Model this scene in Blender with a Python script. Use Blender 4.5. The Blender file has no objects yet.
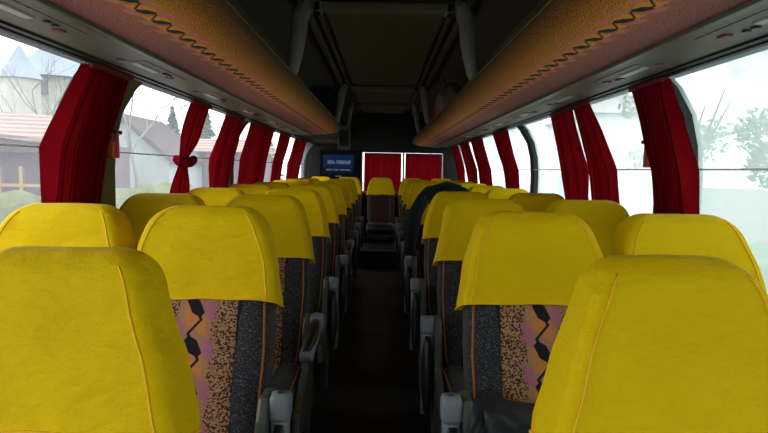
import bpy, math, random
from mathutils import Vector, Matrix, noise
random.seed(7)
C = bpy.context.scene.collection
PI = math.pi
FP = 555.0
CAMZ = 1.27

# ------------------------------------------------------------------ camera
cam = bpy.data.cameras.new('camera'); cam_o = bpy.data.objects.new('camera', cam); C.objects.link(cam_o)
cam.sensor_width = 36; cam.lens = FP*36/768; cam.clip_start = .02; cam.clip_end = 500
cam_m = (Matrix.Translation((0,0,CAMZ)) @ Matrix.Rotation(math.radians(-.22),4,'Z')
         @ Matrix.Rotation(math.radians(90-4.79),4,'X') @ Matrix.Rotation(math.radians(1.0),4,'Z'))
cam_o.matrix_world = cam_m
bpy.context.scene.camera = cam_o
def at(px, py, Y):
    """the point at depth Y that the photograph shows at pixel px,py"""
    d = cam_m.to_3x3() @ Vector(((px-384)/FP, -(py-216.5)/FP, -1))
    return Vector((0,0,CAMZ)) + d*(Y/d.y)

# ------------------------------------------------------------------ mesh helpers
class MB:
    def __init__(s): s.v=[]; s.f=[]; s.uv=None
    def add(s, vs, fs):
        o=len(s.v); s.v += [tuple(v) for v in vs]; s.f += [tuple(i+o for i in f) for f in fs]; return s
    def box(s, x0,x1,y0,y1,z0,z1, m=None):
        vs=[Vector((x,y,z)) for x in (x0,x1) for y in (y0,y1) for z in (z0,z1)]
        if m is not None: vs=[m@v for v in vs]
        return s.add(vs,[(0,1,3,2),(4,6,7,5),(0,4,5,1),(2,3,7,6),(0,2,6,4),(1,5,7,3)])
    def rings(s, rs, cap0=True, cap1=True):
        n=len(rs[0]); vs=[p for r in rs for p in r]; fs=[]
        for i in range(len(rs)-1):
            for j in range(n):
                k=(j+1)%n; fs.append((i*n+j, i*n+k, (i+1)*n+k, (i+1)*n+j))
        if cap0: fs.append(tuple(range(n))[::-1])
        if cap1: fs.append(tuple((len(rs)-1)*n+j for j in range(n)))
        return s.add(vs,fs)
    def tube(s, pts, r, n=8, cap=True):
        pts=[Vector(p) for p in pts]; rs=[]
        if not isinstance(r,(list,tuple)): r=[r]*len(pts)
        up=None
        for i,p in enumerate(pts):
            d=(pts[min(i+1,len(pts)-1)]-pts[max(i-1,0)]).normalized()
            if up is None:
                up=Vector((0,0,1)) if abs(d.z)<.9 else Vector((1,0,0))
            a=d.cross(up).normalized(); b=a.cross(d).normalized(); up=b
            rs.append([p+(a*math.cos(t)+b*math.sin(t))*r[i] for t in [2*PI*k/n for k in range(n)]])
        return s.rings(rs,cap,cap)
    def grid(s, fn, nu, nv):
        vs=[fn(i/nu,j/nv) for i in range(nu+1) for j in range(nv+1)]
        fs=[(i*(nv+1)+j,(i+1)*(nv+1)+j,(i+1)*(nv+1)+j+1,i*(nv+1)+j+1) for i in range(nu) for j in range(nv)]
        return s.add(vs,fs)
    def build(s, name, mat, parent=None, smooth=False, bevel=0, solid=0, uvfn=None, sub=0, seg=2):
        me=bpy.data.meshes.new(name); me.from_pydata(s.v,[],s.f); me.materials.append(mat)
        if uvfn:
            l=me.uv_layers.new(name='UVMap')
            for lp in me.loops: l.data[lp.index].uv=uvfn(s.v[lp.vertex_index], lp.vertex_index)
        if smooth:
            for p in me.polygons: p.use_smooth=True
        me.update()
        import bmesh
        bm=bmesh.new(); bm.from_mesh(me); bmesh.ops.recalc_face_normals(bm,faces=bm.faces)
        if bevel:
            bmesh.ops.bevel(bm,geom=[e for e in bm.edges if len(e.link_faces)==2 and e.calc_face_angle()>.6],
                            offset=bevel,segments=seg,affect='EDGES',profile=.6)
        bm.to_mesh(me); bm.free()
        o=bpy.data.objects.new(name,me); C.objects.link(o)
        if parent is not None: o.parent=parent
        if solid:
            m=o.modifiers.new('solid','SOLIDIFY'); m.thickness=solid; m.offset=0
        if sub:
            m=o.modifiers.new('sub','SUBSURF'); m.levels=sub; m.render_levels=sub
        return o
def tag(o, label=None, cat=None, group=None, kind=None):
    if label: o['label']=label
    if cat: o['category']=cat
    if group: o['group']=group
    if kind: o['kind']=kind
    return o
def empty(name, loc=(0,0,0), label=None, cat=None, group=None):
    o=bpy.data.objects.new(name,None); o.location=loc; o.empty_display_size=.1; C.objects.link(o)
    return tag(o,label,cat,group)
def struct(o): o['kind']='structure'; return o

# ------------------------------------------------------------------ node helpers
class NT:
    def __init__(s, name):
        s.m=bpy.data.materials.new(name); s.m.use_nodes=True; s.t=s.m.node_tree; s.t.nodes.clear()
        s.out=s.n('ShaderNodeOutputMaterial')
    def n(s, ty, **kw):
        nd=s.t.nodes.new(ty)
        for k,v in kw.items(): setattr(nd,k,v)
        return nd
    def set(s, sock, v):
        if isinstance(v, bpy.types.NodeSocket): s.t.links.new(v,sock)
        elif isinstance(v,(tuple,list)) and len(v)==3 and sock.type=='RGBA': sock.default_value=(*v,1)
        else: sock.default_value=v
    def M(s, op, a, b=None, c=None):
        nd=s.n('ShaderNodeMath',operation=op); s.set(nd.inputs[0],a)
        if b is not None: s.set(nd.inputs[1],b)
        if c is not None: s.set(nd.inputs[2],c)
        return nd.outputs[0]
    def mix(s, f, a, b):
        nd=s.n('ShaderNodeMix',data_type='RGBA'); s.set(nd.inputs[0],f); s.set(nd.inputs[6],a); s.set(nd.inputs[7],b); return nd.outputs[2]
    def ramp(s, f, stops):
        nd=s.n('ShaderNodeValToRGB'); s.set(nd.inputs[0],f); e=nd.color_ramp.elements
        while len(e)<len(stops): e.new(.5)
        for i,(p,c) in enumerate(stops): e[i].position=p; e[i].color=(*c,1) if len(c)==3 else c
        return nd.outputs[0]
    def coords(s, which='Object'):
        return s.n('ShaderNodeTexCoord').outputs[which]
    def sep(s, v):
        nd=s.n('ShaderNodeSeparateXYZ'); s.set(nd.inputs[0],v); return nd.outputs
    def mapv(s, v, scale=(1,1,1)):
        nd=s.n('ShaderNodeMapping'); s.set(nd.inputs[0],v); nd.inputs['Scale'].default_value=scale; return nd.outputs[0]
    def noise(s, v, scale, detail=2, rough=.5):
        nd=s.n('ShaderNodeTexNoise'); s.set(nd.inputs['Vector'],v); nd.inputs['Scale'].default_value=scale
        nd.inputs['Detail'].default_value=detail; nd.inputs['Roughness'].default_value=rough; return nd.outputs['Fac']
    def bump(s, h, strength=.3, dist=.01):
        nd=s.n('ShaderNodeBump'); nd.inputs['Strength'].default_value=strength; nd.inputs['Distance'].default_value=dist
        s.set(nd.inputs['Height'],h); return nd.outputs[0]
    def bsdf(s, color, rough=.7, metal=0, spec=.5, normal=None, sheen=0, emis=None, es=0):
        b=s.n('ShaderNodeBsdfPrincipled'); s.set(b.inputs['Base Color'],color); s.set(b.inputs['Roughness'],rough)
        b.inputs['Metallic'].default_value=metal; b.inputs['Specular IOR Level'].default_value=spec
        b.inputs['Sheen Weight'].default_value=sheen
        if normal is not None: s.set(b.inputs['Normal'],normal)
        if emis is not None: s.set(b.inputs['Emission Color'],emis); b.inputs['Emission Strength'].default_value=es
        return b.outputs[0]
    def done(s, sh): s.t.links.new(sh,s.out.inputs[0]); return s.m
def plain(name, col, rough=.6, metal=0, var=.15, sc=8, spec=.4, bump=0):
    t=NT(name); o=t.coords(); f=t.noise(o,sc,3)
    c=t.mix(f, tuple(x*(1-var) for x in col), tuple(min(1,x*(1+var)) for x in col))
    nm=t.bump(t.noise(o,60,2),bump,.003) if bump else None
    return t.done(t.bsdf(c,rough,metal,spec,nm))

def motif(t, base, u, v, period=.1, scale=1.0, pinkc=(.42,.13,.20), orgc=(.60,.22,.05)):
    """black stepped chain with orange and pink dashes; u runs along it, v across (metres)"""
    def soft(a,lo,hi):
        nd=t.n('ShaderNodeMapRange',interpolation_type='SMOOTHSTEP'); t.set(nd.inputs[0],a); nd.inputs[1].default_value=lo; nd.inputs[2].default_value=hi
        nd.inputs[3].default_value=1; nd.inputs[4].default_value=0; return nd.outputs[0]
    ph=t.M('FRACT',t.M('DIVIDE',u,period))
    av=t.M('ABSOLUTE',v)
    w2=t.M('ABSOLUTE',t.M('SUBTRACT',t.M('FRACT',t.M('ADD',t.M('DIVIDE',u,period),t.M('MULTIPLY',v,6/scale))),.5))
    band=soft(t.M('ABSOLUTE',t.M('SUBTRACT',av,.042*scale)),.008*scale,.022*scale)
    pink=t.M('MULTIPLY',band,soft(w2,.18,.30))
    col=t.mix(t.M('MULTIPLY',pink,.85),base,pinkc)
    org=t.M('MULTIPLY',soft(av,.024*scale,.036*scale),t.M('SUBTRACT',1,soft(w2,.20,.30)))
    col=t.mix(t.M('MULTIPLY',org,.85),col,orgc)
    A=.017*scale
    down=t.M('MULTIPLY',t.M('SUBTRACT',1,t.M('MULTIPLY',ph,2/.65)),A)
    up=t.M('MULTIPLY',t.M('SUBTRACT',t.M('MULTIPLY',t.M('SUBTRACT',ph,.65),2/.35),1),A)
    isup=t.M('GREATER_THAN',ph,.65)
    sline=t.M('ADD',t.M('MULTIPLY',down,t.M('SUBTRACT',1,isup)),t.M('MULTIPLY',up,isup))
    w=t.M('ADD',.004*scale,t.M('MULTIPLY',soft(t.M('ABSOLUTE',t.M('SUBTRACT',ph,.33)),.14,.26),.0135*scale))
    blk=soft(t.M('SUBTRACT',t.M('ABSOLUTE',t.M('SUBTRACT',v,sline)),w),-.001,.0025)
    return t.mix(blk,col,(.012,.010,.014))

# ------------------------------------------------------------------ materials
def mat_yellow():
    t=NT('yellow_cloth'); o=t.coords()
    f=t.noise(o,5,3); c=t.mix(f,(.80,.50,.0),(.93,.64,.002))
    w=t.noise(t.mapv(o,(1,1,2.2)),7,4,.55); weave=t.noise(o,420,1)
    h=t.M('ADD',w,t.M('MULTIPLY',weave,.05))
    nm=t.bump(h,.6,.03)
    p=t.bsdf(c,.7,0,.10,nm,.0)
    tr=t.n('ShaderNodeBsdfTranslucent'); t.set(tr.inputs[0],(.9,.62,.0))
    m=t.n('ShaderNodeMixShader'); m.inputs[0].default_value=.12
    t.t.links.new(p,m.inputs[1]); t.t.links.new(tr.outputs[0],m.inputs[2])
    return t.done(m.outputs[0])
def mat_hem():  return plain('orange_yellow_stitching',(.92,.50,.0),.6)
def mat_panel():
    t=NT('patterned_moquette'); o=t.coords(); x,y,z=t.sep(o)
    sp=t.noise(t.mapv(o,(1,.5,1.3)),150,1.5,.5)
    big=t.noise(o,9,2)
    thr=t.M('ADD',.44,t.M('MULTIPLY',t.M('ABSOLUTE',x),.6))
    dark=t.M('LESS_THAN',sp,thr)
    tan=t.mix(big,(.34,.16,.07),(.46,.24,.12))
    far=t.M('GREATER_THAN',t.M('ABSOLUTE',x),.045)
    base=t.mix(t.M('MULTIPLY',t.M('MULTIPLY',dark,far),.92),tan,(.018,.014,.016))
    c=motif(t,base,z,x,.105,1.0)
    edge=t.M('GREATER_THAN',t.M('ABSOLUTE',x),.118)
    c=t.mix(edge,c,(.02,.015,.015))
    return t.done(t.bsdf(c,.85,0,.15,None,.1))
def mat_bolster():
    t=NT('charcoal_speckled_moquette'); o=t.coords()
    sp=t.noise(o,270,1.5); dots=t.M('GREATER_THAN',sp,.60)
    c=t.mix(t.M('MULTIPLY',dots,.8),(.020,.023,.029),(.15,.13,.10))
    return t.done(t.bsdf(c,.85,0,.15,None,.1))
def mat_fascia():
    t=NT('rack_fascia_moquette'); uv=t.coords('UV'); u,v,_=t.sep(uv)
    comb=t.n('ShaderNodeCombineXYZ'); t.set(comb.inputs[0],u); t.set(comb.inputs[1],v)
    n=t.noise(comb.outputs[0],190,1.5)
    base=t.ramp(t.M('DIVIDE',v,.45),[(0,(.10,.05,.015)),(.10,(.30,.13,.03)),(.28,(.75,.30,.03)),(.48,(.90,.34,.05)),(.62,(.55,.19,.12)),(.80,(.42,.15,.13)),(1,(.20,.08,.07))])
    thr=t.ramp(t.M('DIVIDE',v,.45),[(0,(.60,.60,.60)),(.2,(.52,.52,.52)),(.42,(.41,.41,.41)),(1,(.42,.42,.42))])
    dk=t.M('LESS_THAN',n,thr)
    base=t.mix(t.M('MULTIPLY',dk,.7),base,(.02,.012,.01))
    c=motif(t,base,u,t.M('SUBTRACT',v,.235),.10,.95,(.75,.27,.25),(.98,.42,.04))
    return t.done(t.bsdf(c,.8,0,.2,None,.05))
def mat_curtain():
    t=NT('red_curtain_cloth'); o=t.coords(); f=t.noise(t.mapv(o,(1,1,.3)),14,3)
    c=t.mix(f,(.14,.002,.005),(.30,.005,.011))  # upright light and dark streaks put pleat shading into the red
    d=t.n('ShaderNodeBsdfDiffuse'); t.set(d.inputs[0],c)
    tr=t.n('ShaderNodeBsdfTranslucent'); t.set(tr.inputs[0],c)
    m=t.n('ShaderNodeMixShader'); m.inputs[0].default_value=.22
    t.t.links.new(d.outputs[0],m.inputs[1]); t.t.links.new(tr.outputs[0],m.inputs[2])
    return t.done(m.outputs[0])
def mat_glass(name, lo, hi, col, sc=1.6):
    t=NT(name); o=t.coords(); f=t.noise(t.mapv(o,(1,1,.35)),sc,4,.6); f2=t.noise(o,14,3,.7)
    k=t.M('ADD',t.M('MULTIPLY',f,.8),t.M('MULTIPLY',f2,.2))
    fac=t.n('ShaderNodeMapRange'); t.set(fac.inputs[0],k); fac.inputs[1].default_value=.3; fac.inputs[2].default_value=.7
    fac.inputs[3].default_value=lo; fac.inputs[4].default_value=hi
    a=t.n('ShaderNodeBsdfTransparent'); a.inputs[0].default_value=(.93,.96,.96,1)
    b=t.n('ShaderNodeBsdfTranslucent'); b.inputs[0].default_value=(*col,1)
    g=t.n('ShaderNodeBsdfGlossy'); g.inputs['Roughness'].default_value=.05; g.inputs[0].default_value=(.8,.85,.9,1)
    m=t.n('ShaderNodeMixShader'); t.t.links.new(fac.outputs[0],m.inputs[0])
    t.t.links.new(a.outputs[0],m.inputs[1]); t.t.links.new(b.outputs[0],m.inputs[2])
    m2=t.n('ShaderNodeMixShader'); m2.inputs[0].default_value=.03
    t.t.links.new(m.outputs[0],m2.inputs[1]); t.t.links.new(g.outputs[0],m2.inputs[2])
    return t.done(m2.outputs[0])
YEL=mat_yellow(); HEM=mat_hem(); PANEL=mat_panel(); BOL=mat_bolster(); FASC=mat_fascia(); RED=mat_curtain()
PIPE=plain('orange_piping',(.32,.10,.010),.6)
TVB=plain('matt_black_plastic',(.006,.006,.007),.8,spec=.1)
BLACK=plain('black_plastic',(.012,.012,.014),.35,spec=.5)
RUBBER=plain('black_rubber',(.010,.013,.015),.5)
GREY=plain('grey_plastic',(.19,.22,.245),.45)
FRAME=plain('olive_grey_metal',(.10,.105,.09),.4,.3)
CEILM=plain('dim_ceiling_vinyl',(.13,.128,.09),.8,bump=.1)
BEAM=plain('cream_grey_plastic',(.16,.145,.105),.55)
HANG=plain('light_grey_plastic',(.21,.21,.185),.5)
DARK=plain('dark_lining',(.009,.008,.007),.9)
WALLM=plain('charcoal_wall_carpet',(.022,.020,.020),.95)
UNDER=plain('grey_beige_laminate',(.14,.13,.10),.5)
MOULD=plain('olive_edge_moulding',(.10,.10,.07),.4)
TRIM=plain('yellow_green_edge_trim',(.20,.15,.02),.4)
FLOORM=plain('dark_rubber_floor',(.008,.008,.0085),.5,var=.5,sc=5,bump=.2)
GREYW=plain('grey_side_panel',(.10,.10,.10),.8)
JACK=plain('black_jacket_cloth',(.006,.007,.011),.9,bump=.4)
MAROON=plain('shaded_maroon_moquette',(.035,.006,.006),.9)
BAGM=plain('black_nylon',(.012,.014,.018),.55,bump=.5)
WHITEP=plain('white_plastic',(.55,.55,.53),.4)
LENS=plain('milky_lens',(.42,.42,.40),.35)
REDD=plain('dull_red_button',(.22,.02,.015),.5)
REDP=plain('red_plastic',(.5,.02,.015),.4)
ORANGE=plain('orange_plastic',(.6,.09,.015),.4)
OLIVE=plain('painted_lit_olive_pillar',(.07,.075,.03),.7)  # lit look of the near left pillar painted into its colour
ALU=plain('pale_window_frame',(.55,.57,.58),.5)
WIRE=plain('steel_wire',(.75,.78,.8),.5)
GLL=mat_glass('hazy_window_glass',.05,.22,(.85,.9,.95))
GLR=mat_glass('misted_window_glass',.45,.92,(.50,.60,.58))
GLN=mat_glass('misted_nearest_glass',.50,.95,(.34,.42,.39),2.2)
GLB=mat_glass('clear_window_glass',.03,.08,(.9,.9,.9))

# ------------------------------------------------------------------ shell
Y0, Y1 = -1.6, 8.85
SX=1.22
PROF=[(1.20,.78),(1.205,1.00),(1.205,1.25),(1.195,1.38),(1.165,1.50),(1.105,1.60),(1.045,1.66)]  # window line, side X against height
def extr(prof, y0, y1, ny=1):
    b=MB(); n=len(prof)
    vs=[(x,y0+(y1-y0)*j/ny,z) for j in range(ny+1) for (x,z) in prof]
    fs=[(j*n+i,j*n+i+1,(j+1)*n+i+1,(j+1)*n+i) for j in range(ny) for i in range(n-1)]
    return b.add(vs,fs)
fl=MB(); fl.box(-SX,SX,Y0,Y1,-.12,0); struct(fl.build('floor',FLOORM))
st=MB(); st.box(-.33,.27,7.15,Y1,0,.22); struct(st.build('trim_step',FLOORM,bevel=.01))
st=MB(); st.box(-.33,.27,7.135,7.16,.205,.224); struct(st.build('trim_step_edge',FRAME))
for s,nm in ((-1,'left'),(1,'right')):
    w=MB(); w.box(min(s*1.215,s*1.27),max(s*1.215,s*1.27),Y0,Y1,-.1,.79)
    w.box(min(s*1.05,s*1.30),max(s*1.05,s*1.30),Y0,Y1,1.755,1.80)
    w.box(min(s*1.035,s*1.055),max(s*1.035,s*1.055),Y0,Y1,1.655,1.80)
    w.box(min(s*1.25,s*1.30),max(s*1.25,s*1.30),Y0,Y1,1.7,2.35)
    struct(w.build('wall_'+nm,GREYW))
    w=MB(); w.box(min(s*1.17,s*1.27),max(s*1.17,s*1.27),Y0,Y1,.775,.80); struct(w.build('trim_sill_'+nm,GREYW,bevel=.005))
c=MB(); c.box(-1.3,1.3,Y0,Y1,2.20,2.32)
c.box(-.335,.335,Y0,Y1,2.165,2.20)
for s in (-1,1):
    c.box(min(s*.37,s*.385),max(s*.37,s*.385),Y0,Y1,2.15,2.20)
    c.box(min(s*.43,s*.46),max(s*.43,s*.46),Y0,Y1,2.14,2.20)
    pr=[(s*.46,2.20),(s*.8,2.16),(s*1.0,2.05),(s*1.10,1.9),(s*1.12,1.66)]
    n0=len(c.v); e=extr(pr,Y0,Y1); c.add(e.v,e.f)
struct(c.build('ceiling',CEILM))
# back wall with the wide window opening
WX0,WX1,WZ0,WZ1=-.345,.975,.90,1.545
b=MB(); b.box(-1.3,WX0,Y1,Y1+.08,-.1,2.3); b.box(WX1,1.3,Y1,Y1+.08,-.1,2.3)
b.box(WX0,WX1,Y1,Y1+.08,-.1,WZ0); b.box(WX0,WX1,Y1,Y1+.08,WZ1,2.3)
struct(b.build('wall_back',WALLM))
wf=empty('window_back',(0,0,0)); struct(wf)
b=MB(); b.box(WX0,WX1,Y1+.05,Y1+.056,WZ0,WZ1); b.build('window_pane',GLB,wf)
b=MB(); b.box(.315,.345,Y1+.02,Y1+.06,WZ0,WZ1); b.box(WX0,WX0+.025,Y1+.02,Y1+.07,WZ0,WZ1); b.box(WX1-.025,WX1,Y1+.02,Y1+.07,WZ0,WZ1)
b.box(WX0,WX1,Y1+.02,Y1+.07,WZ0,WZ0+.03); b.build('window_frame',ALU,wf)
# unseen front end behind the camera: bulkhead, header, windscreen narrowed to dim front light
b=MB(); b.box(-1.3,1.3,Y0-.08,Y0,-.1,.95); b.box(-1.3,1.3,Y0-.08,Y0,1.75,2.3); struct(b.build('wall_front',WALLM))
b=MB(); b.box(-1.25,1.25,Y0-.05,Y0-.044,.95,1.75); struct(b.build('window_front',GLB))

# side windows and pillars
PIL={-1:[-.35,2.27,4.38,6.35,8.62],1:[-.35,2.28,4.40,6.5,8.4]}
wn=0
for s in (-1,1):
    ys=[Y0]+PIL[s]+[Y1]
    for i in range(len(ys)-1):
        wn+=1
        struct(extr([(s*(x+.012),z) for x,z in PROF],ys[i]+.001,ys[i+1]-.001).build('window_%d'%wn,GLL if s<0 else (GLN if ys[i]<2 else GLR),smooth=True))
    for y in PIL[s]:
        b=MB(); hw=(.20 if s<0 else .14) if 2<y<2.5 else .055
        inn=[(s*(x-.02),z) for x,z in PROF]; out=[(s*(x+.03),z) for x,z in PROF]
        rs=[[(a[0],y-hw,a[1]),(a[0]-s*.004,y,a[1]),(a[0],y+hw,a[1]),(o[0],y+hw,o[1]),(o[0],y-hw,o[1])] for a,o in zip(inn,out)]
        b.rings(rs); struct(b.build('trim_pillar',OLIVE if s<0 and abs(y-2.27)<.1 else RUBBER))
    # rubber edge strip at window top
    b=MB(); b.box(min(s*1.03,s*1.05),max(s*1.03,s*1.05),Y0,Y1,1.630,1.645); struct(b.build('trim_window_top',RUBBER))

# ------------------------------------------------------------------ racks
FP_=[(.472,1.755),(.462,1.735),(.463,1.71),(.476,1.69),(.51,1.673),(.56,1.660),(.62,1.652),(.70,1.646),(.785,1.642)]
def rack(s, y0, y1, name, label, dark=False):
    t=empty(name,(0,0,0),label,'luggage rack')
    L=[0]
    for a,b_ in zip(FP_,FP_[1:]): L.append(L[-1]+math.hypot(a[0]-b_[0],a[1]-b_[1]))
    ny=2; e=extr([(s*x,z) for x,z in FP_],y0,y1,ny); n=len(FP_)
    k=.45/L[-1]
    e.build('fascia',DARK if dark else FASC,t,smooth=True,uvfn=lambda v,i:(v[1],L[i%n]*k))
    b=MB(); b.box(min(s*.468,s*.50),max(s*.468,s*.50),y0,y1,1.753,1.763); b.build('edge_trim',TRIM if not dark else RUBBER,t,bevel=.003)
    b=MB(); b.box(min(s*.502,s*1.03),max(s*.502,s*1.03),y0,y1,1.680,1.688); 
    b.box(min(s*.500,s*.508),max(s*.500,s*.508),y0,y1,1.682,1.752); b.build('shelf',DARK,t)
    b=MB(); b.box(min(s*.775,s*.80),max(s*.775,s*.80),y0,y1,1.632,1.650); b.build('edge_moulding',MOULD,t,bevel=.004)
    b=MB(); b.box(min(s*.80,s*1.045),max(s*.80,s*1.045),y0,y1,1.641,1.655)
    b.box(min(s*.80,s*.90),max(s*.80,s*.90),y0,y1,1.636,1.645)
    b.build('underside_panel',UNDER,t,bevel=.002)
    b=MB(); b.rings([[(s*x,y,z) for x,z in FP_+[(.785,1.66),(.48,1.74)]] for y in (y1-.012,y1)]); b.build('end_cap',DARK,t)
    return t
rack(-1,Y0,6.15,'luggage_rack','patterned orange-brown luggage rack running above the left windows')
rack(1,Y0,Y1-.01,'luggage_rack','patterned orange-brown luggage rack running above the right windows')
t=empty('overhead_locker',(0,0,0),'dark closed overhead locker beyond the end of the left luggage rack','locker')
b=MB(); b.rings([[(-x,y,z) for x,z in [(.52,2.13),(.50,1.75),(.53,1.70),(.62,1.67),(1.02,1.66),(1.02,1.90),(.94,2.03),(.80,2.13)]] for y in (6.2,Y1-.01)]); b.build('locker_body',WALLM,t)
b=MB(); b.box(-.503,-.497,6.5,8.5,1.78,2.10); b.build('locker_door',DARK,t,bevel=.004)
# drop-down monitor by the rack end
t=empty('folded_monitor',(-.42,6.05,1.72),'small black monitor folded up under the left rack end','monitor')
b=MB(); b.box(-.065,.065,-.03,.03,-.24,.02); b.build('monitor_housing',BLACK,t,bevel=.01)
b=MB(); b.box(-.05,.05,-.034,-.029,-.2,-.03); b.build('monitor_screen',DARK,t)
b=MB(); b.tube([(0,0,.01),(-.02,0,.09),(-.04,0,.13)],.015); b.build('bracket',BLACK,t)

# overhead arches: crossbar with a curved hanger at each end
for i,(y,lab) in enumerate([(.25,'nearest cream crossbar with hangers, overhead'),(3.05,'cream crossbar with curved hangers crossing the top of the view'),(6.0,'second cream ceiling crossbar, halfway down the bus'),(7.5,'farthest small ceiling crossbar with short hangers')]):
    if i==0: continue
    t=empty('ceiling_crossbar',(-.01,y,2.125),lab,'ceiling bar')
    b=MB(); b.box(-.40,.40,-.035,.035,-.018,.03); b.build('crossbar',BEAM,t,bevel=.012)
    for s in (-1,1):
        b=MB(); b.box(min(s*.33,s*.37),max(s*.33,s*.37),-.04,.04,-.024,.03); b.build('joint_cover',BEAM,t,bevel=.008)
        pts=[(.37,.03),(.42,.01),(.445,-.05),(.455,-.15),(.47,-.25),(.487,-.33),(.495,-.36)]
        wd=[.034,.05,.052,.048,.042,.036,.028]
        rs=[]
        for k,((x,z),w) in enumerate(zip(pts,wd)):
            a=pts[max(k-1,0)]; c_=pts[min(k+1,len(pts)-1)]
            d=Vector((c_[0]-a[0],0,c_[1]-a[1])).normalized(); nrm=Vector((-d.z,0,d.x))
            q=Vector((x,0,z)); rr=[]
            for ang in [2*PI*m/12 for m in range(12)]:
                rr.append(q+nrm*math.copysign(abs(math.cos(ang))**.6,math.cos(ang))*w*.85+Vector((0,1,0))*math.copysign(abs(math.sin(ang))**.6,math.sin(ang))*w)
            rs.append([(s*p.x,p.y,p.z) for p in rr])
        b.rings(rs); b.build('hanger',HANG,t,smooth=True)
        b=MB(); b.box(min(s*.475,s*.52),max(s*.475,s*.52),-.022,.022,-.37,-.345); b.build('bolt_cap',BLACK,t,bevel=.005)

# reading light units on the rack undersides
def service(s, y, where):
    t=empty('reading_light_unit',(s*.885,y,1.635),'grey reading light unit with air nozzles, '+where,'light unit','reading light units under the racks')
    b=MB(); b.box(-.05,.05,-.20,.20,-.001,.004); b.build('housing',UNDER,t,bevel=.002)
    b=MB(); b.box(-.014,.014,-.17,.02,-.006,.002); b.build('lamp_lens',LENS,t,bevel=.003)
    for dy in (.055,.09):
        b=MB(); b.tube([(.02,dy,.0),(.02,dy,-.007)],[.013,.010],14); n=b.build('air_nozzle',BLACK,t)
    b=MB(); b.box(-.012,.012,.13,.165,-.006,.002); b.build('call_button',REDD,t,bevel=.003)
ord_=['nearest','second','third','fourth','fifth','sixth','seventh','eighth','ninth','tenth','eleventh']
for i in range(7):
    service(1,1.33+i*.76,'%s one along the right rack'%ord_[i])
for i in range(6):
    service(-1,1.40+i*.78,'%s one along the left rack'%ord_[i])

# ------------------------------------------------------------------ curtains
RODS={-1:1.328,1:1.292}
def curtain(s, ya, yb, yc, yd, folds, label, pinch=None, seed=0, xo=0.0):
    """ya..yb at the rail, yc..yd below the wire"""
    RODZ=RODS[s]; t=empty('curtain',(s*1.10,(ya+yb)/2,1.62),label,'curtain')
    ox,oy,oz=t.location
    def fn(u,v):
        z=1.625-(1.625-.86)*v
        if z>RODZ: k=(1.625-z)/(1.625-RODZ); x=1.045+(1.132-1.045)*k
        else: k=1; x=1.132+.026*min(1,(RODZ-z)/.2)
        a=ya+(yc-ya)*k; bb=yb+(yd-yb)*k; w=1.0; c=(a+bb)/2
        amp=(.018+.018*k)*(1 if z>RODZ else 1-.4*min(1,(RODZ-z)/.2))
        if pinch:
            zz=(z-pinch)/.11
            g=math.exp(-zz*zz); w=1-.68*g
            if z<pinch: w*=1-.12*min(1,(pinch-z)/.2)
            amp=.022*w
        y=c+(u-.5)*(bb-a)*w
        ph=u*folds*2*PI+seed+1.3*math.sin(u*5+seed)
        xx=min(x-xo+amp*math.sin(ph)*(.6+.4*math.sin(u*9+seed*2))+.004*math.sin(ph*3+seed),1.175)+.006*noise.noise((y*8,z*5,seed))
        y+=.008*math.sin(ph*2+1)+.012*noise.noise((z*4,u*3,seed+5))
        return (s*xx-ox,y-oy,z-oz)
    b=MB(); b.grid(fn,folds*12,36); b.build('curtain_cloth',RED,t,smooth=True)
    b=MB(); b.box(min(-s*.075,-s*.058),max(-s*.075,-s*.058),ya-oy+.01,yb-oy-.01,-.006,.012); b.build('heading_tape',plain_red,t,bevel=.003)
    if pinch:
        b=MB(); pts=[]
        for q in range(17):
            a=2*PI*q/16; pts.append((s*1.135-ox+.045*math.cos(a),(ya+yb)/2-oy+.065*math.sin(a),pinch-oz+.014*math.sin(a*2)))
        b.tube(pts,.022,8,False); b.build('knot',RED,t,smooth=True)
plain_red=plain('dark_red_tape',(.16,.006,.012),.8)
def ypx(p,X,z):
    lo,hi=.5,12.0; inv=cam_m.inverted()
    for _ in range(50):
        m=(lo+hi)/2; q=inv@Vector((X,m,z)); u=384+FP*q.x/-q.z
        if (u<p)==(X<0): lo=m
        else: hi=m
    return m
def pc(s, a, b, c, d, folds, label, **k):
    ys=sorted(ypx(p,s*1.05,1.61) for p in (a,b)); yt=sorted(ypx(p,s*1.155,1.1) for p in (c,d))
    curtain(s,ys[0],ys[1],yt[0],yt[1],folds,label,**k)
pc(-1,85,129,47,102,7,'dark red curtain gathered at the nearest left window pillar',seed=1)
pc(-1,189,209,167,192,4,'red curtain tied in a knot on the left side',pinch=1.30,seed=2)
pc(-1,225,242,209,227,5,'red curtain bent outward beside the second left window pillar',seed=3)
pc(-1,250,273,238,263,9,'wide bright red backlit curtain on the left side',seed=4)
pc(-1,279,289,270,279,5,'narrow red curtain behind the curved pillar on the left side',seed=5)
pc(-1,295,305,286,297,6,'farthest left red curtain next to the dark back wall',seed=6)
pc(1,633,668,655,692,6,'dark red curtain on the nearest right pillar with orange hammer',seed=7)
pc(1,573,592,591,621,5,'nearer red curtain of the touching pair on the right side',seed=8)
pc(1,553,574,567,590,4,'farther red curtain of the touching pair on the right side',seed=9)
pc(1,494,508,507,519,5,'red curtain just beyond the bare black pillar on the right',seed=10)
pc(1,472,483,481,493,5,'red curtain in front of a dark pillar far along the right side',seed=11)
pc(1,461,469,470,478,5,'second farthest red curtain on the right side',seed=12)
pc(1,452,458,459,464,6,'farthest right red curtain next to the back wall',seed=13)
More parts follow.
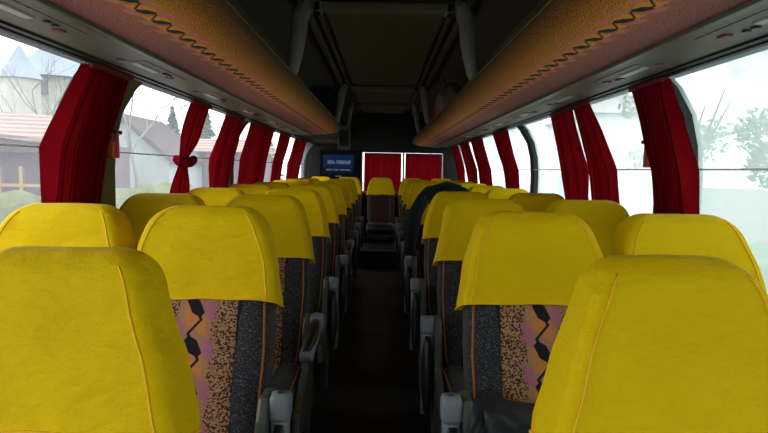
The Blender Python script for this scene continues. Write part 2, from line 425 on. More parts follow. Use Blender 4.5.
for s,nm in ((-1,'left'),(1,'right')):
    t=MB(); t.tube([(s*1.182,Y0+.02,RODS[s]),(s*1.182,Y1-.02,RODS[s])],.004,6)
    tag(t.build('curtain_wire',WIRE),'thin curtain wire stretched along the %s windows'%nm,'wire')
    t=MB(); t.box(min(s*1.000,s*1.022),max(s*1.000,s*1.022),Y0+.02,Y1-.02,1.634,1.6405)
    tag(t.build('curtain_rail',RUBBER),'slim curtain rail under the %s luggage rack'%nm,'rail')
# back curtains
def back_curtain(x0,x1,lab,seed):
    t=empty('curtain',((x0+x1)/2,Y1-.03,1.5),lab,'curtain'); cx=(x0+x1)/2
    def fn(u,v):
        z=1.530-(1.530-.93)*v; ph=u*7*2*PI+seed+math.sin(u*6)
        return (x0+(x1-x0)*u-cx, .014*math.sin(ph)*(.5+.5*v)+.004*math.sin(z*9), z-1.5)
    b=MB(); b.grid(fn,90,8); b.build('curtain_cloth',RED,t,smooth=True)
    b=MB(); b.box(x0-cx,x1-cx,-.006,.006,.024,.038); b.build('heading_tape',plain_red,t)
back_curtain(-.295,.295,'left red curtain across the back window',1)
back_curtain(.355,.94,'right red curtain across the back window',2.5)

# ------------------------------------------------------------------ television
t=empty('television',(-.695,Y1-.05,1.345),'flat black television with blue picture on the dark back wall','television')
b=MB(); b.box(-.30,.30,-.02,.03,-.21,.22); b.build('television_case',TVB,t,bevel=.01)
tt=NT('television_picture'); o=tt.coords(); x,y,z=tt.sep(o)
n=tt.noise(tt.mapv(o,(1,1,.35)),60,2); r1=tt.M('LESS_THAN',tt.M('ABSOLUTE',tt.M('SUBTRACT',z,.035)),.03); r2=tt.M('LESS_THAN',tt.M('ABSOLUTE',tt.M('ADD',z,.085)),.012)
wd=tt.M('LESS_THAN',tt.M('ABSOLUTE',x),.19)
txt=tt.M('MULTIPLY',tt.M('MULTIPLY',tt.M('ADD',r1,r2),wd),tt.M('GREATER_THAN',n,.46))
blue=tt.mix(tt.M('GREATER_THAN',z,-.05),(.004,.003,.010),(.004,.012,.055))
c=tt.mix(tt.M('MULTIPLY',txt,.8),blue,(.10,.16,.26))
TVM=tt.done(tt.bsdf((0.005,.005,.005),.6,spec=.1,emis=c,es=.75))
b=MB(); b.box(-.24,.24,-.026,-.019,-.15,.15); b.build('television_screen',TVM,t)
b=MB(); b.box(-.05,.05,-.026,-.019,-.195,-.175); b.build('badge',GREY,t)

# ------------------------------------------------------------------ seats
TL=math.tan(math.radians(18))
def yf(z): return TL*(z-.90)
def ring(w,z,d,off=0,k=28,bol=.014,tuck=0,cover=0):
    """closed outline of the backrest at height z: front (towards -y) with two raised bolsters, rounded sides, flat back"""
    y0=yf(z)-off+tuck; y1=yf(z)+d+off-tuck; w=w+off; r=min(.024,(y1-y0)*.48,w*.9); P=[]
    nf=16; bol=bol*min(1,max(0,(.93-z)/.05)) if cover==0 else bol
    for i in range(nf+1):
        x=-(w-r)+2*(w-r)*i/nf; a=abs(x)/w
        P.append((x, y0-bol*math.exp(-((a-.72)/.16)**2)+.004*(1-a*a), z))
    for i in range(1,6):
        a=-PI/2+PI/2*i/6; P.append((w-r+r*math.cos(a), y0+r+r*math.sin(a), z))
    P.append((w,y0+r,z)); P.append((w,y1-r,z))
    for i in range(1,6):
        a=PI/2*i/6; P.append((w-r+r*math.cos(a), y1-r+r*math.sin(a), z))
    for i in range(9):
        P.append(((w-r)*(1-2*i/8), y1, z))
    for i in range(1,6):
        a=PI/2+PI/2*i/6; P.append((-(w-r)+r*math.cos(a), y1-r+r*math.sin(a), z))
    P.append((-w,y1-r,z)); P.append((-w,y0+r,z))
    for i in range(1,6):
        a=PI+PI/2*i/6; P.append((-(w-r)+r*math.cos(a), y0+r+r*math.sin(a), z))
    return P
def wz(z):
    K=[(.42,.185),(.55,.203),(.75,.211),(.90,.204),(1.0,.190),(1.07,.168),(1.16,.138)]
    for a,b in zip(K,K[1:]):
        if z<=b[0]: f=(z-a[0])/(b[0]-a[0]); return a[1]+(b[1]-a[1])*f
    return K[-1][1]
def dz(z): return .13 if z<.9 else .13-.035*(z-.9)/.25
TOPZ=1.141
def top_rings(off,bol,jit=None):
    rs=[]
    R=.055
    for i in range(1,8):
        a=PI/2*i/7; z=TOPZ-R+R*math.sin(a)+off; sh=R*(1-math.cos(a)); w=wz(z)-sh*.95
        y=ring(max(w,.02),z,dz(z),off,tuck=sh*.85,bol=bol*math.cos(a)); rs.append(y)
    return rs
def make_back(name='backrest'):
    b=MB(); rs=[]
    for i in range(15):
        z=.43+(TOPZ-.05-.43)*i/14; rs.append(ring(wz(z),z,dz(z)))
    rs+=top_rings(0,.0); b.rings(rs); return b
def make_cover(seed,loose=0.0):
    b=MB(); rs=[]; zb=.893
    N=16
    for i in range(N+1):
        z=zb+(TOPZ-.05-zb)*i/N; f=1-i/N
        rs.append(ring(wz(z)+.002+.005*f*f,z,dz(z),.010+.003*f,bol=.008*f))
    rs+=top_rings(.010,.0)
    out=[]
    for i,r in enumerate(rs):
        q=[]
        for (x,y,z) in r:
            p=Vector((x*5,y*4,z*9+x*3)); n1=noise.noise(p+Vector((seed*3.1,0,seed)))
            n2=noise.noise(Vector((x*14+z*10,y*6,z*16))+Vector((seed,seed*2,0)))
            k=(.006+loose)*n1+.0028*n2
            cy=yf(z)+.06; dx,dy=x,(y-cy); l=math.hypot(dx,dy)+1e-6
            lean=.32*(y-yf(z))*max(0,1-i/N); zz=z-lean; y=y-lean*TL
            if i<6: zz=zz+.005*noise.noise(Vector((x*9+seed,y*5,0)))*(1-i/6) - (.006*(x/.2)**2)*(1-i/6)
            q.append((x+dx/l*k, y+dy/l*k, zz+.4*k*(i>N)))
        out.append(q)
    b.rings(out,False,True); return b,out
def make_panel():
    b=MB()
    def fn(u,v):
        z=.47+(.895-.47)*v; w=.128-.012*math.sin(v*PI); x=(u*2-1)*w; e=min(u,1-u)*2
        a=abs(x)/wz(z)
        y=yf(z)-.014*min(1,max(0,(.93-z)/.05))*math.exp(-((a-.72)/.16)**2)-.003-.008*min(1,e*5)**.5
        return (x,y+.004,z)
    b.grid(fn,24,24); return b
def make_cushion():
    b=MB(); rs=[]
    # profile swept across y, front edge rounded
    for i in range(11):
        f=i/10; y=-.56+f*.44
        e=min(1,f*5); h=.06*math.sqrt(max(0,1-(1-e)**2))+.02
        w=.212-.02*(1-e)**2; zc=.415+.02*f*0; r=[]
        for m in range(28):
            a=2*PI*m/28; ca,sa=math.cos(a),math.sin(a)
            x=w*math.copysign(abs(ca)**.35,ca); z=zc+h*math.copysign(abs(sa)**.5,sa)
            if sa>0: z+=.012*math.exp(-((abs(x)/w-.75)/.15)**2)-.008*(1-(x/w)**2)
            r.append((x,y,z-.015*f))
        rs.append(r)
    b.rings(rs); return b
BACKM=make_back().build('tmp',BOL,smooth=True).data
PANELM=make_panel().build('tmp',PANEL,smooth=True).data
cush=make_cushion().build('tmp',BOL,smooth=True).data
b=MB()
def cp(u,v):
    y=-.545+.40*v; x=(u*2-1)*.12
    f=(y+.56)/.44; e=min(1,f*5); h=.06*math.sqrt(max(0,1-(1-e)**2))+.02
    return (x,y,.415+h-.015*f+.001+.003*(1-(2*u-1)**4))
b.grid(cp,8,12); CPAN=b.build('tmp',PANEL,smooth=True).data
PANELD=PANELM.copy(); PANELD.materials[0]=MAROON  # back row panels: shade painted in as plain dark maroon instead of the pattern
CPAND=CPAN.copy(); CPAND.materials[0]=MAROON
def pipe_mesh(s):
    pts=[]
    for i in range(16):
        z=.47+(.90-.47)*i/15; w=wz(z); pts.append((s*(w-.014),yf(z)+.004,z))
    b=MB(); b.tube(pts,.004,6); return b.build('tmp',PIPE,smooth=True).data
PIPES={s:pipe_mesh(s) for s in (-1,1)}
def cpipe(s):
    pts=[]
    for i in range(12):
        f=i/11; y=-.555+f*.41; e=min(1,f*5); h=.06*math.sqrt(max(0,1-(1-e)**2))+.02
        pts.append((s*(.200-.02*(1-e)**2),y,.415+h*.82-.015*f))
    pts=[(s*.182,-.562,.40)]+pts
    b=MB(); b.tube(pts,.0045,6); return b.build('tmp',PIPE,smooth=True).data
CP={s:cpipe(s) for s in (-1,1)}
COV=[]
for sd in range(5):
    b,out=make_cover(sd*1.7+.3, .002*(sd%3))
    cm=b.build('tmp',YEL,smooth=True).data
    hb=MB(); r0=[(x*1.004,y-.001 if y<0.03 else y+.001,z+.002) for x,y,z in out[0]]; hb.tube(r0+[r0[0]],.0030,5,False); hm=hb.build('tmp',HEM,smooth=True).data
    sm=[]
    for s in (-1,1):
        # seam along the corner between front face and side gusset
        idx = 16 if s>0 else 0
        pts=[]
        for r in out[:20]:
            x,y,z=r[idx]; pts.append((x,y-.0012,z))
        q=MB(); q.tube(pts,.0020,5); sm.append(q.build('tmp',HEM,smooth=True).data)
    COV.append((cm,hm,sm))
# base frame
def base_mesh(s):
    b=MB(); b.box(-.19,.19,-.50,-.06,.335,.365); b.box(-.19,.19,-.50,-.47,.30,.36); return b.build('tmp',FRAME,bevel=.006).data
BASE=base_mesh(1)
def leg_mesh(s):
    b=MB(); pts=[(-.30,.34),(-.25,.20),(-.24,.06),(-.30,0)]
    rs=[]
    for (y,z),w in zip(pts,(.10,.06,.055,.12)):
        rs.append([(s*.15-.02,y-w,z),(s*.15+.02,y-w,z),(s*.15+.02,y+w,z),(s*.15-.02,y+w,z)])
    b.rings(rs); return b.build('tmp',FRAME,bevel=.004).data
LEG={s:leg_mesh(s) for s in (-1,1)}
def side_mesh(s):
    # moulded side shield between arm pivot and floor, aisle side
    b=MB(); prof=[(-.28,.10),(-.20,.10),(-.14,.30),(-.04,.48),(-.06,.62),(-.12,.685),(-.20,.69),(-.24,.64),(-.25,.50),(-.48,.42),(-.50,.33),(-.34,.30)]
    x0,x1=s*.218,s*.246
    b.rings([[(x0,y,z) for y,z in prof],[(x1,y,z) for y,z in prof]]); return b.build('tmp',FRAME,bevel=.008).data
SIDE={s:side_mesh(s) for s in (-1,1)}
# armrest: made lying along -y from its pivot; turned down for the hanging ones
def arm_parts():
    b=MB(); rs=[]
    for i in range(9):
        f=i/8; y=.03-.38*f; h=.026-.008*f; w=.024
        rs.append([(w*math.copysign(abs(math.cos(a))**.6,math.cos(a)),y,h*math.copysign(abs(math.sin(a))**.6,math.sin(a))) for a in [2*PI*k/14 for k in range(14)]])
    b.rings(rs); arm=b.build('tmp',GREY,smooth=True).data
    b=MB(); rs=[]
    for i in range(11):
        f=i/10; y=-.045-.30*f; e=math.sin(PI*min(1,max(.06,f)))**.3 if 0<f<1 else .5
        rs.append([(.0245*e*math.copysign(abs(math.cos(a))**.6,math.cos(a)),y,.018+.020*e*math.sin(a)) for a in [2*PI*k/12 for k in range(12)]])
    b.rings(rs); pad=b.build('tmp',BLACK,smooth=True).data
    b=MB(); b.box(-.027,.027,-.040,.030,-.030,.032); cap=b.build('tmp',GREY,smooth=True,bevel=.018,seg=4).data
    return arm,pad,cap
ARM,PAD,CAP=arm_parts()
# top hinge of the backrest, back shell and net pocket
b=MB(); rs=[]
for i in range(10):
    z=.45+(.86-.45)*i/9; w=wz(z)-.012; y=yf(z)+dz(z)
    rs.append([(-w,y-.004,z),(w,y-.004,z),(w-.015,y+.016,z),(-w+.015,y+.016,z)])
b.rings(rs); SHELL=b.build('tmp',BLACK,bevel=.004).data
for o in [o for o in C.objects if o.name.startswith('tmp')]: bpy.data.objects.remove(o)

def link(name, data, parent, loc=(0,0,0)):
    o=bpy.data.objects.new(name,data); C.objects.link(o); o.parent=parent; o.location=loc; return o
def seat(x, y, label, group, aisle=0, arm='hang', cov=0, rz=0, small=False, ang=None):
    r=empty('bus_seat',(x,y,-.020 if y<1 else 0),label,'seat',group); r.rotation_euler.z=rz
    link('backrest',BACKM,r); 
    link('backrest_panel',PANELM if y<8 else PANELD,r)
    for s in (-1,1): link('piping',PIPES[s],r)
    cm,hm,sm=COV[cov%5]
    c=link('headrest_cover',cm,r)
    link('hem',hm,c)
    for q in (0,1): link('seam',sm[q],c)
    link('back_shell',SHELL,r)
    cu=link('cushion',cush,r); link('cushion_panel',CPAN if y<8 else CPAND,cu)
    for s in (-1,1): link('cushion_piping',CP[s],cu)
    link('seat_frame',BASE,r)
    for s in ((-1,1) if not aisle else (aisle,)): link('leg',LEG[s],r)
    if aisle:
        link('side_shield',SIDE[aisle],r)
        a=link('armrest',ARM,r,(aisle*.272,-.18,.665))
        a.rotation_euler.x = ang if ang is not None else (math.radians(82) if arm=='hang' else math.radians(4))
        link('arm_pad',PAD,a); link('pivot_cap',CAP,a)
    return r
ROW=['nearest','second','third','fourth','fifth','sixth','seventh','eighth','ninth','tenth']
LX,LW,RX,RW=-.522,-.955,.458,.905
P=.775
yA=.79
near=[]
for i in range(9):
    y=yA+P*i
    jr=random.Random(i)
    if i<9:
        near.append(seat(LX,y,'yellow-covered patterned bus seat, %s beside the aisle in the left block'%ROW[i],'left aisle seats',1,
             'flat' if i in (2,5) else 'hang',i,rz=jr.uniform(-.008,.008)))
        near.append(seat(RX+(.028 if i==0 else .0),y+(.02 if i==0 else 0),'yellow-covered patterned bus seat, %s beside the aisle in the right block'%ROW[i],'right aisle seats',-1,
             'hang',i+2,rz=jr.uniform(-.008,.008)))
    if 0<i<9:
        seat(LW,y-(.0 if i==1 else .02),'yellow-covered window seat in the left block, %s row from the camera'%ROW[i],'left window seats',0,cov=i+1)
        seat(RW,y,'yellow-covered window seat in the right block, %s row from the camera'%ROW[i],'right window seats',0,cov=i+3)
# the two nearest backrests are worn narrower towards the top
def taper(r, k):
    for o in r.children_recursive:
        if o.name.split('.')[0] in ('backrest','headrest_cover','hem','seam'):
            o.data=o.data.copy()
            for v in o.data.vertices:
                f=min(1,max(0,(v.co.z-.88)/.20)); v.co.x*=1-k*f
taper(near[0],.13); taper(near[1],.15)
for x,nm in ((LW,'far left'),(LX,'left of centre'),(-.02,'facing straight up the aisle'),(RX,'right of centre'),(RW,'far right')):
    seat(x,8.48,'yellow-topped seat in the back row, '+nm,'last row of seats',0,cov=int((x+2)*3))

# ------------------------------------------------------------------ jacket over the fifth right aisle seat
def soft(name,ringsf,mat,parent,**k):
    b=MB(); b.rings(ringsf,**k); return b.build(name,mat,parent,smooth=True)
E_y=yA+P*4
t=empty('draped_jacket',(RX,E_y,0),'black jacket draped over a yellow headrest in the right block','jacket')
rs=[]
N=20
for i in range(N+1):
    f=i/N; z=.70+(TOPZ-.05-.70)*f
    rr=ring(wz(z)+.02+.018*(1-f),z,dz(z)+.01,.016,bol=.0); q=[]
    for (x,y,zz) in rr:
        n=noise.noise(Vector((x*9,y*9,zz*5)))*.022+.010*math.sin(x*50+zz*6)*(1-f)
        zz2=zz+(.10*noise.noise(Vector((x*5,y*3,1)))+ (.0 if x<0 else .05))*(1-f)
        q.append((x*(1+n*1.5),y-n if y<.1 else y+n,zz2))
    rs.append(q)
for r in top_rings(.022,0): rs.append([(x,y,z+.006*noise.noise(Vector((x*12,y*12,3)))) for x,y,z in r])
soft('jacket_body',rs,JACK,t,cap0=False)
b=MB(); pts=[(-.17,-.04,1.08),(-.225,-.06,.98),(-.25,-.09,.86),(-.262,-.12,.74),(-.265,-.10,.64)]
b.tube(pts,[.045,.05,.048,.04,.034],12); b.build('sleeve',JACK,t,smooth=True)
b=MB(); b.tube([(-.10,.03,1.155),(0,.05,1.175),(.10,.03,1.16)],[.014,.022,.014],10); b.build('collar',JACK,t,smooth=True)

# black bag on the second right aisle seat
t=empty('shoulder_bag',(.40,1.30,.47),'slumped black bag lying on the second right aisle seat','bag')
rs=[]
for i in range(15):
    f=i/14; z=.25*f; k=math.sin(PI*min(1,.10+f*.86))**.45
    q=[]
    for m in range(32):
        a=2*PI*m/32; ca,sa=math.cos(a),math.sin(a)
        x=.17*k*math.copysign(abs(ca)**.6,ca); y=.085*(k*(1-.35*f))*math.copysign(abs(sa)**.7,sa)
        n=noise.noise(Vector((x*9,y*9,z*11)))
        q.append((x*(1+.25*n)-.03*f,y+.03*n+.07*f,z+.02*n-(.10*f*(x+.17)/.34)))
    rs.append(q)
soft('bag_body',rs,BAGM,t)
b=MB(); pts=[(-.15,-.02,.22),(-.19,-.07,.18),(-.19,-.11,.10),(-.14,-.13,.04),(-.05,-.12,.03)]
b.tube(pts,.011,8); b.build('strap',BAGM,t,smooth=True)
b=MB(); b.grid(lambda u,v:(-.15+.27*u,-.075-.012*math.sin(PI*u)+.045*v,.11+.13*v-.085*u*v+.006*math.sin(u*17)),14,6); b.build('flap',BAGM,t,smooth=True,solid=.006)

# luggage on the right rack
t=empty('crumpled_bag',(.62,5.25,1.70),'tan crumpled soft bag on the right luggage rack','bag')
rs=[]
for i in range(17):
    f=i/16; k=math.sin(PI*(.06+.88*f))**.5; y=-.30+.6*f; q=[]
    for m in range(26):
        a=2*PI*m/26; n=noise.noise(Vector((math.cos(a)*1.8,y*9,math.sin(a)*1.8)))
        q.append((.12*k*math.cos(a)*(1+.4*n),y,.19*k*(1+math.sin(a)*(1+.30*n))+.0))
    rs.append(q)
soft('bag_body',rs,plain('tan_crinkled_cloth',(.24,.19,.11),.8,var=.6,sc=20,bump=.5),t)
b=MB(); b.tube([(-.05,-.15,.33),(-.08,-.08,.40),(-.07,.03,.41),(-.05,.10,.34)],.012,8); b.build('bag_handle',BEAM,t,smooth=True)
t=empty('red_jacket',(.60,6.6,1.69),'crumpled red cloth lying on the far right luggage rack','cloth')
rs=[]
for i in range(13):
    f=i/12; k=math.sin(PI*(.08+.86*f))**.5; z=.40*f; q=[]
    for m in range(24):
        a=2*PI*m/24; n=noise.noise(Vector((math.cos(a)*2,z*9,math.sin(a)*2+4)))
        q.append((.075*k*math.cos(a)*(1+.5*n)+.05*f,.13*k*math.sin(a)*(1+.5*n),z))
    rs.append(q)
soft('cloth_body',rs,plain('red_nylon',(.45,.01,.02),.7,bump=.4),t)

# emergency hammers on the nearest pillars
for s,y,nm in ((-1,2.39,'left'),(1,2.41,'right')):
    t=empty('emergency_hammer',(s*1.145,y-.01,1.335+.0),'small orange emergency hammer in its holder on the nearest %s pillar'%nm,'hammer')
    b=MB(); b.box(-.012,.012,-.03,.03,-.035,.035); b.build('holder',ORANGE,t,bevel=.005)
    b=MB(); b.tube([(-s*.015,0,-.03),(-s*.015,0,.075)],.008,8); b.build('handle',REDP,t)
    b=MB(); b.tube([(-s*.015,-.028,.075),(-s*.015,.028,.075)],[.010,.010],8); b.build('hammer_head',BLACK,t)

# ------------------------------------------------------------------ outside
GZ=-1.15
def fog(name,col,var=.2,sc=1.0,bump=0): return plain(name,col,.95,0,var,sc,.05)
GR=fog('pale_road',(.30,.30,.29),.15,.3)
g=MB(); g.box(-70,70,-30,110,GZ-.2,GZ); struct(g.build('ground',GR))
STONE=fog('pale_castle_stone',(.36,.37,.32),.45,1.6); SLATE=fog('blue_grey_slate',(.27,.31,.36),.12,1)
tt=NT('weathered_roof_tiles'); o=tt.coords(); x,y,z=tt.sep(o)
w=tt.n('ShaderNodeTexWave'); w.bands_direction='Z'; w.inputs['Scale'].default_value=2.2; w.inputs['Distortion'].default_value=1.5
tt.set(w.inputs['Vector'],o); TILE=tt.done(tt.bsdf(tt.mix(w.outputs['Fac'],(.20,.13,.11),(.34,.25,.23)),.9,0,.1))
BROWN=fog('dark_brown_timber',(.07,.05,.05),.3,2); PINKW=fog('dull_mauve_render',(.10,.065,.075),.2,1)
TIMB=fog('yellow_timber',(.30,.19,.09),.2,2); GRH=fog('grey_house_wall',(.30,.33,.34),.15,1); HEDGE=fog('dull_green_hedge',(.11,.13,.05),.5,3)
BARK=fog('grey_bark',(.16,.15,.14),.3,3); PINE=fog('grey_green_needles',(.12,.17,.13),.4,3); LEAF=fog('pale_green_leaves',(.22,.32,.20),.5,2)
WINM=fog('dark_window',(.13,.14,.16),.1); WHT=fog('white_render',(.75,.76,.74),.06,.5)
# castle: round towers with cone roofs
def tower(px,py_apex,py_eave,wpx,Y,label,wins=()):
    ap=at(px,py_apex,Y); ev=at(px,py_eave,Y); R=wpx/FP*Y/2
    t=empty('castle_tower',(ap.x,Y,GZ),label,'tower')
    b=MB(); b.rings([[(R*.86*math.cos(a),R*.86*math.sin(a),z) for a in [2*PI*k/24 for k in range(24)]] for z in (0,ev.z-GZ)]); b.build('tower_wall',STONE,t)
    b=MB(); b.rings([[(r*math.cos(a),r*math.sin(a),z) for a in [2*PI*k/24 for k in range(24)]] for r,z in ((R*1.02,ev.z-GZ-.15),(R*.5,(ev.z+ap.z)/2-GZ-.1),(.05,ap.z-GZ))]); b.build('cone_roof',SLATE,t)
    for (wx,wy) in wins:
        q=at(wx,wy,Y); a=max(-.8,min(.8,(q.x-ap.x)/(R*.86)));
        b=MB(); dxx=a*R*.86; dy=-math.sqrt(max(.01,(R*.86)**2-dxx**2)); b.box(dxx-.28,dxx+.28,dy-.1,dy+.3,q.z-GZ-.5,q.z-GZ+.4); b.build('tower_window',WINM,t)
    return t
tower(19,45,76,40,26,'round stone tower with small pointed slate cone at the far left',())
tower(58,34,79,92,30,'broad round stone tower with wide slate cone behind the left window',((45,88),(66,90)))
t=empty('tiled_building',(at(30,120,16).x,16,GZ),'low building with pinkish tiled roof and dark timber front outside left','building')
ox=t.location.x
p0=at(-60,108,17.5); p1=at(100,122,17.5); q0=at(-60,128,15); q1=at(100,148,15)
b=MB(); b.add([(p0.x-ox,1.5,p0.z-GZ),(p1.x-ox,1.5,p1.z-GZ),(q1.x-ox,-1,q1.z-GZ),(q0.x-ox,-1,q0.z-GZ)],[(0,1,2,3)]); b.build('tiled_roof',TILE,t,solid=.12)
b=MB(); b.box(p0.x-ox,q1.x-ox-.3,-.4,1.4,0,q1.z-GZ+.1); b.build('timber_wall',PINKW,t)
b=MB(); b.box(p0.x-ox,q1.x-ox-.2,-.9,-.6,q1.z-GZ-.15,q1.z-GZ+.25); b.build('fascia_board',BROWN,t)
for px in (2,24,46,):
    q=at(px,170,15.3); b=MB(); b.box(q.x-ox-.05,q.x-ox+.05,-.85,-.75,0,q.z-GZ+.1); b.build('timber_post',TIMB,t)
q=at(10,185,15.3); b=MB(); b.box(p0.x-ox,at(48,185,15.3).x-ox,-.86,-.76,q.z-GZ-.04,q.z-GZ+.04); b.build('rail',TIMB,t)
# grey gable house
hx=at(128,140,22)
t=empty('gabled_house',(hx.x,22,GZ),'grey gabled house with dark sloping roof outside left','house')
ap=at(122,116,22).z-GZ; ev=at(150,156,22).z-GZ; hw=1.6
b=MB(); b.rings([[(-hw,y,0),(hw,y,0),(hw,y,ev),(-.25,y,ap),(-hw,y,ev)] for y in (0,4)]); b.build('house_wall',GRH,t)
b=MB(); b.box(-.9,-.3,-.03,.02,ev*.6,ev*.85); b.build('house_window',WINM,t)
for s in (-1,1):
    b=MB(); e=s*hw*1.15
    b.rings([[(-.25,y,ap+.12),(e,y,ev-.12),(e,y,ev-.30),(-.25,y,ap-.1)] for y in (-.3,4.2)]); b.build('roof_slope',BROWN if s>0 else SLATE,t)
# red-brown house behind, with chimney
hx=at(185,165,31)
t=empty('low_brown_house',(hx.x,26,GZ),'low mauve-brown house with chimney behind the bare tree','house')
hz=at(185,152,31).z-GZ
b=MB(); b.box(-2.3,5,0,4,0,hz); b.build('house_wall',PINKW,t)
b=MB(); b.rings([[(-2.5,-.3,hz-.1),(5.2,-.3,hz-.1),(5.2,2,hz+.6),(-2.5,2,hz+.6)],[(-2.5,4.3,hz-.1),(5.2,4.3,hz-.1),(5.2,2.01,hz+.6),(-2.5,2.01,hz+.6)]]); b.build('house_roof',TILE,t)
b=MB(); ch=at(168,132,31).z-GZ; b.box(-1.4,-.8,1,1.7,hz,ch); b.build('chimney',PINKW,t)
# hedge and wall
q=at(120,168,12); hg=MB()
def hf(u,v):
    a=v*PI; y=7+15*u; n=noise.noise(Vector((y*1.3,a*2,0)))
    return (-7.2-.5*u+.7*math.cos(a)*(1+.3*n),y,GZ+1.75*math.sin(a)**.6*(1+.15*n))
hg.grid(hf,90,14); tag(hg.build('hedge',HEDGE),'low dull green hedge along the road outside left','hedge')
def bare_tree(x,y,h,label,seed):
    r=random.Random(seed); t=empty('bare_tree',(x,y,GZ),label,'tree'); b=MB(); tr=MB()
    def br(p,d,l,rad,dep,mb):
        pts=[p]; q=Vector(p); dd=Vector(d)
        for i in range(4):
            dd=(dd+Vector((r.uniform(-.22,.22),r.uniform(-.22,.22),r.uniform(-.05,.12)))).normalized(); q=q+dd*l/4; pts.append(Vector(q))
        mb.tube(pts,[rad*(1-.14*i) for i in range(5)],5)
        if dep>0:
            for i in range(r.choice((3,4))):
                k=r.randint(2,4); nd=(dd+Vector((r.uniform(-1,1),r.uniform(-1,1),r.uniform(-.2,.7)))*.8).normalized()
                br(pts[k],nd,l*r.uniform(.55,.75),rad*.5,dep-1,b)
    br(Vector((0,0,0)),Vector((0,0,1)),h*.45,h*.011,4,tr)
    tr.build('trunk',BARK,t); b.build('branches',BARK,t)
q=at(140,150,19.5); bare_tree(q.x,19.5,8.6,'bare branching tree between the first two left curtains',3)
q=at(60,150,24); bare_tree(q.x,23,8,'bare tree in front of the pale castle wall',8)
q=at(252,150,44); bare_tree(q.x,44,11,'bare tree glimpsed far along the left windows',12)
def conifer(x,y,h,label,seed):
    r=random.Random(seed); t=empty('conifer',(x,y,GZ),label,'tree')
    b=MB(); b.tube([(0,0,0),(0,0,h*.9)],[h*.02,h*.004],6); b.build('trunk',BARK,t)
    b=MB()
    for i in range(420):
        f=r.random()**.8; z=h*(.10+.88*f); R=h*.33*(1-f)+.1; a=r.uniform(0,2*PI); l=R*r.uniform(.6,1.05); w=.10+.12*(1-f)
        ca,sa=math.cos(a),math.sin(a); dr=l*.25
        b.add([(0,0,z),(ca*l*.6-sa*w*2,sa*l*.6+ca*w*2,z-dr*.3),(ca*l,sa*l,z-dr),(ca*l*.6+sa*w*2,sa*l*.6-ca*w*2,z-dr*.3)],[(0,1,2,3)])
        b.add([(0,0,z),(ca*l*.6,sa*l*.6,z-dr*.3-w*1.4),(ca*l,sa*l,z-dr)],[(0,1,2)])
    b.build('needles',PINE,t)
for px,py,Y,sd,lb in ((172,104,41,1,'grey-green conifer left of the knotted curtain'),(206,106,38,2,'grey-green conifer right of the knotted curtain'),(266,118,60,4,'distant conifer far along the left windows')):
    q=at(px,py,Y); conifer(q.x,Y,q.z-GZ,lb,sd)
def leafy(x,y,h,R,label,seed,n=2600):
    r=random.Random(seed); t=empty('leafy_tree',(x,y,GZ),label,'tree')
    b=MB(); b.tube([(0,0,0),(.1,0,h*.4),(0,.1,h*.7)],[.16,.12,.05],7)
    for i in range(8):
        a=r.uniform(0,6.3); b.tube([(0,0,h*.4),(R*.5*math.cos(a),R*.5*math.sin(a),h*.65),(R*.8*math.cos(a),R*.8*math.sin(a),h*r.uniform(.7,.9))],[.07,.04,.01],5)
    b.build('trunk',BARK,t)
    cl=[(Vector((r.gauss(0,R*.42),r.gauss(0,R*.42),h*.62+r.gauss(0,h*.15))),r.uniform(.3,.6)*R*.5) for _ in range(22)]
    b=MB()
    for i in range(n):
        c,rr=r.choice(cl); p=c+Vector((r.gauss(0,1),r.gauss(0,1),r.gauss(0,1))).normalized()*rr*r.uniform(.6,1.05)
        u=Vector((r.gauss(0,1),r.gauss(0,1),r.gauss(0,1))).normalized(); v=u.orthogonal().normalized(); s_=r.uniform(.05,.13)
        b.add([p-u*s_,p+v*s_*.6,p+u*s_,p-v*s_*.6],[(0,1,2,3)])
    b.build('leaves',LEAF,t)
leafy(9.0,9.2,6.6,2.6,'pale green leafy tree outside the nearest right window',5,9000)
leafy(8.3,15.5,5.4,1.6,'smaller leafy tree outside right beyond the large one',6,1500)
t=empty('white_house',(10.6,27,GZ),'faint white house outside the right windows','house')
b=MB(); b.box(-1.5,1.6,-3,4,0,5); b.build('house_wall',WHT,t)
b=MB(); b.rings([[(-1.7,-3.3,5),(1.8,-3.3,5),(1.8,4.3,5),(-1.7,4.3,5)],[(-.1,-1,6.3),(.2,-1,6.3),(.2,2,6.3),(-.1,2,6.3)]]); b.build('house_roof',fog('pale_grey_roof',(.5,.5,.5)),t)
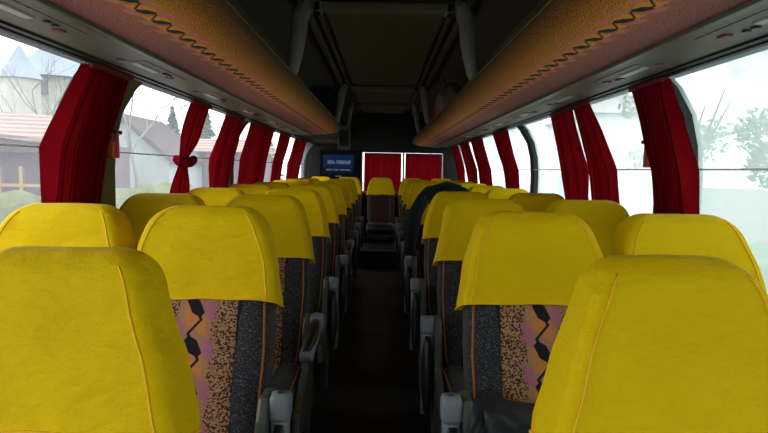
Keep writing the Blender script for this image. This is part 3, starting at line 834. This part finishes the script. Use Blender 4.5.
for zz in (1.2,3.4):
    for yy in (-1.8,.8):
        b=MB(); b.box(-1.54,-1.48,yy,yy+.9,zz,zz+1.2); b.build('house_window',GRH,t)
g=MB()
def rf(u,v):
    a=v*PI; y=1+22*u; n=noise.noise(Vector((y*1.1,a*2,7)))
    return (4.9+.8*math.cos(a)*(1+.3*n),y,GZ+1.5*math.sin(a)**.6*(1+.2*n))
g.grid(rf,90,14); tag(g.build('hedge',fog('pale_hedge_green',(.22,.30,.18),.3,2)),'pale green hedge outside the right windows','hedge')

# ------------------------------------------------------------------ light
w=bpy.data.worlds.new('overcast'); bpy.context.scene.world=w; w.use_nodes=True; nt=w.node_tree; nt.nodes.clear()
o=nt.nodes.new('ShaderNodeOutputWorld'); bg=nt.nodes.new('ShaderNodeBackground'); tc=nt.nodes.new('ShaderNodeTexCoord'); sp=nt.nodes.new('ShaderNodeSeparateXYZ'); rp=nt.nodes.new('ShaderNodeValToRGB')
nt.links.new(tc.outputs['Generated'],sp.inputs[0]); nt.links.new(sp.outputs[2],rp.inputs[0]); nt.links.new(rp.outputs[0],bg.inputs[0]); nt.links.new(bg.outputs[0],o.inputs[0])
e=rp.color_ramp.elements; e[0].position=0; e[0].color=(.80,.88,.95,1); e[1].position=.6; e[1].color=(1,1,1,1)
bg.inputs[1].default_value=3.3
def portal(loc,rot,sx,sy):
    l=bpy.data.lights.new('window_portal','AREA'); l.shape='RECTANGLE'; l.size=sx; l.size_y=sy; l.cycles.is_portal=True
    ob=bpy.data.objects.new('window_portal',l); C.objects.link(ob); ob.location=loc; ob.rotation_euler=rot
for s in (-1,1): portal((s*1.3,(Y0+Y1)/2,1.23),(PI/2,0,s*PI/2),Y1-Y0,1.0)
portal((0,Y0-.1,1.35),(-PI/2,0,0),2.5,.85)
portal(((WX0+WX1)/2,Y1+.1,1.2),(PI/2,0,0) ,1.4,.7)
sc=bpy.context.scene
sc.view_settings.view_transform='Standard'; sc.view_settings.look='None'; sc.view_settings.exposure=.12; sc.view_settings.gamma=1
sc.cycles.max_bounces=8; sc.cycles.transparent_max_bounces=16
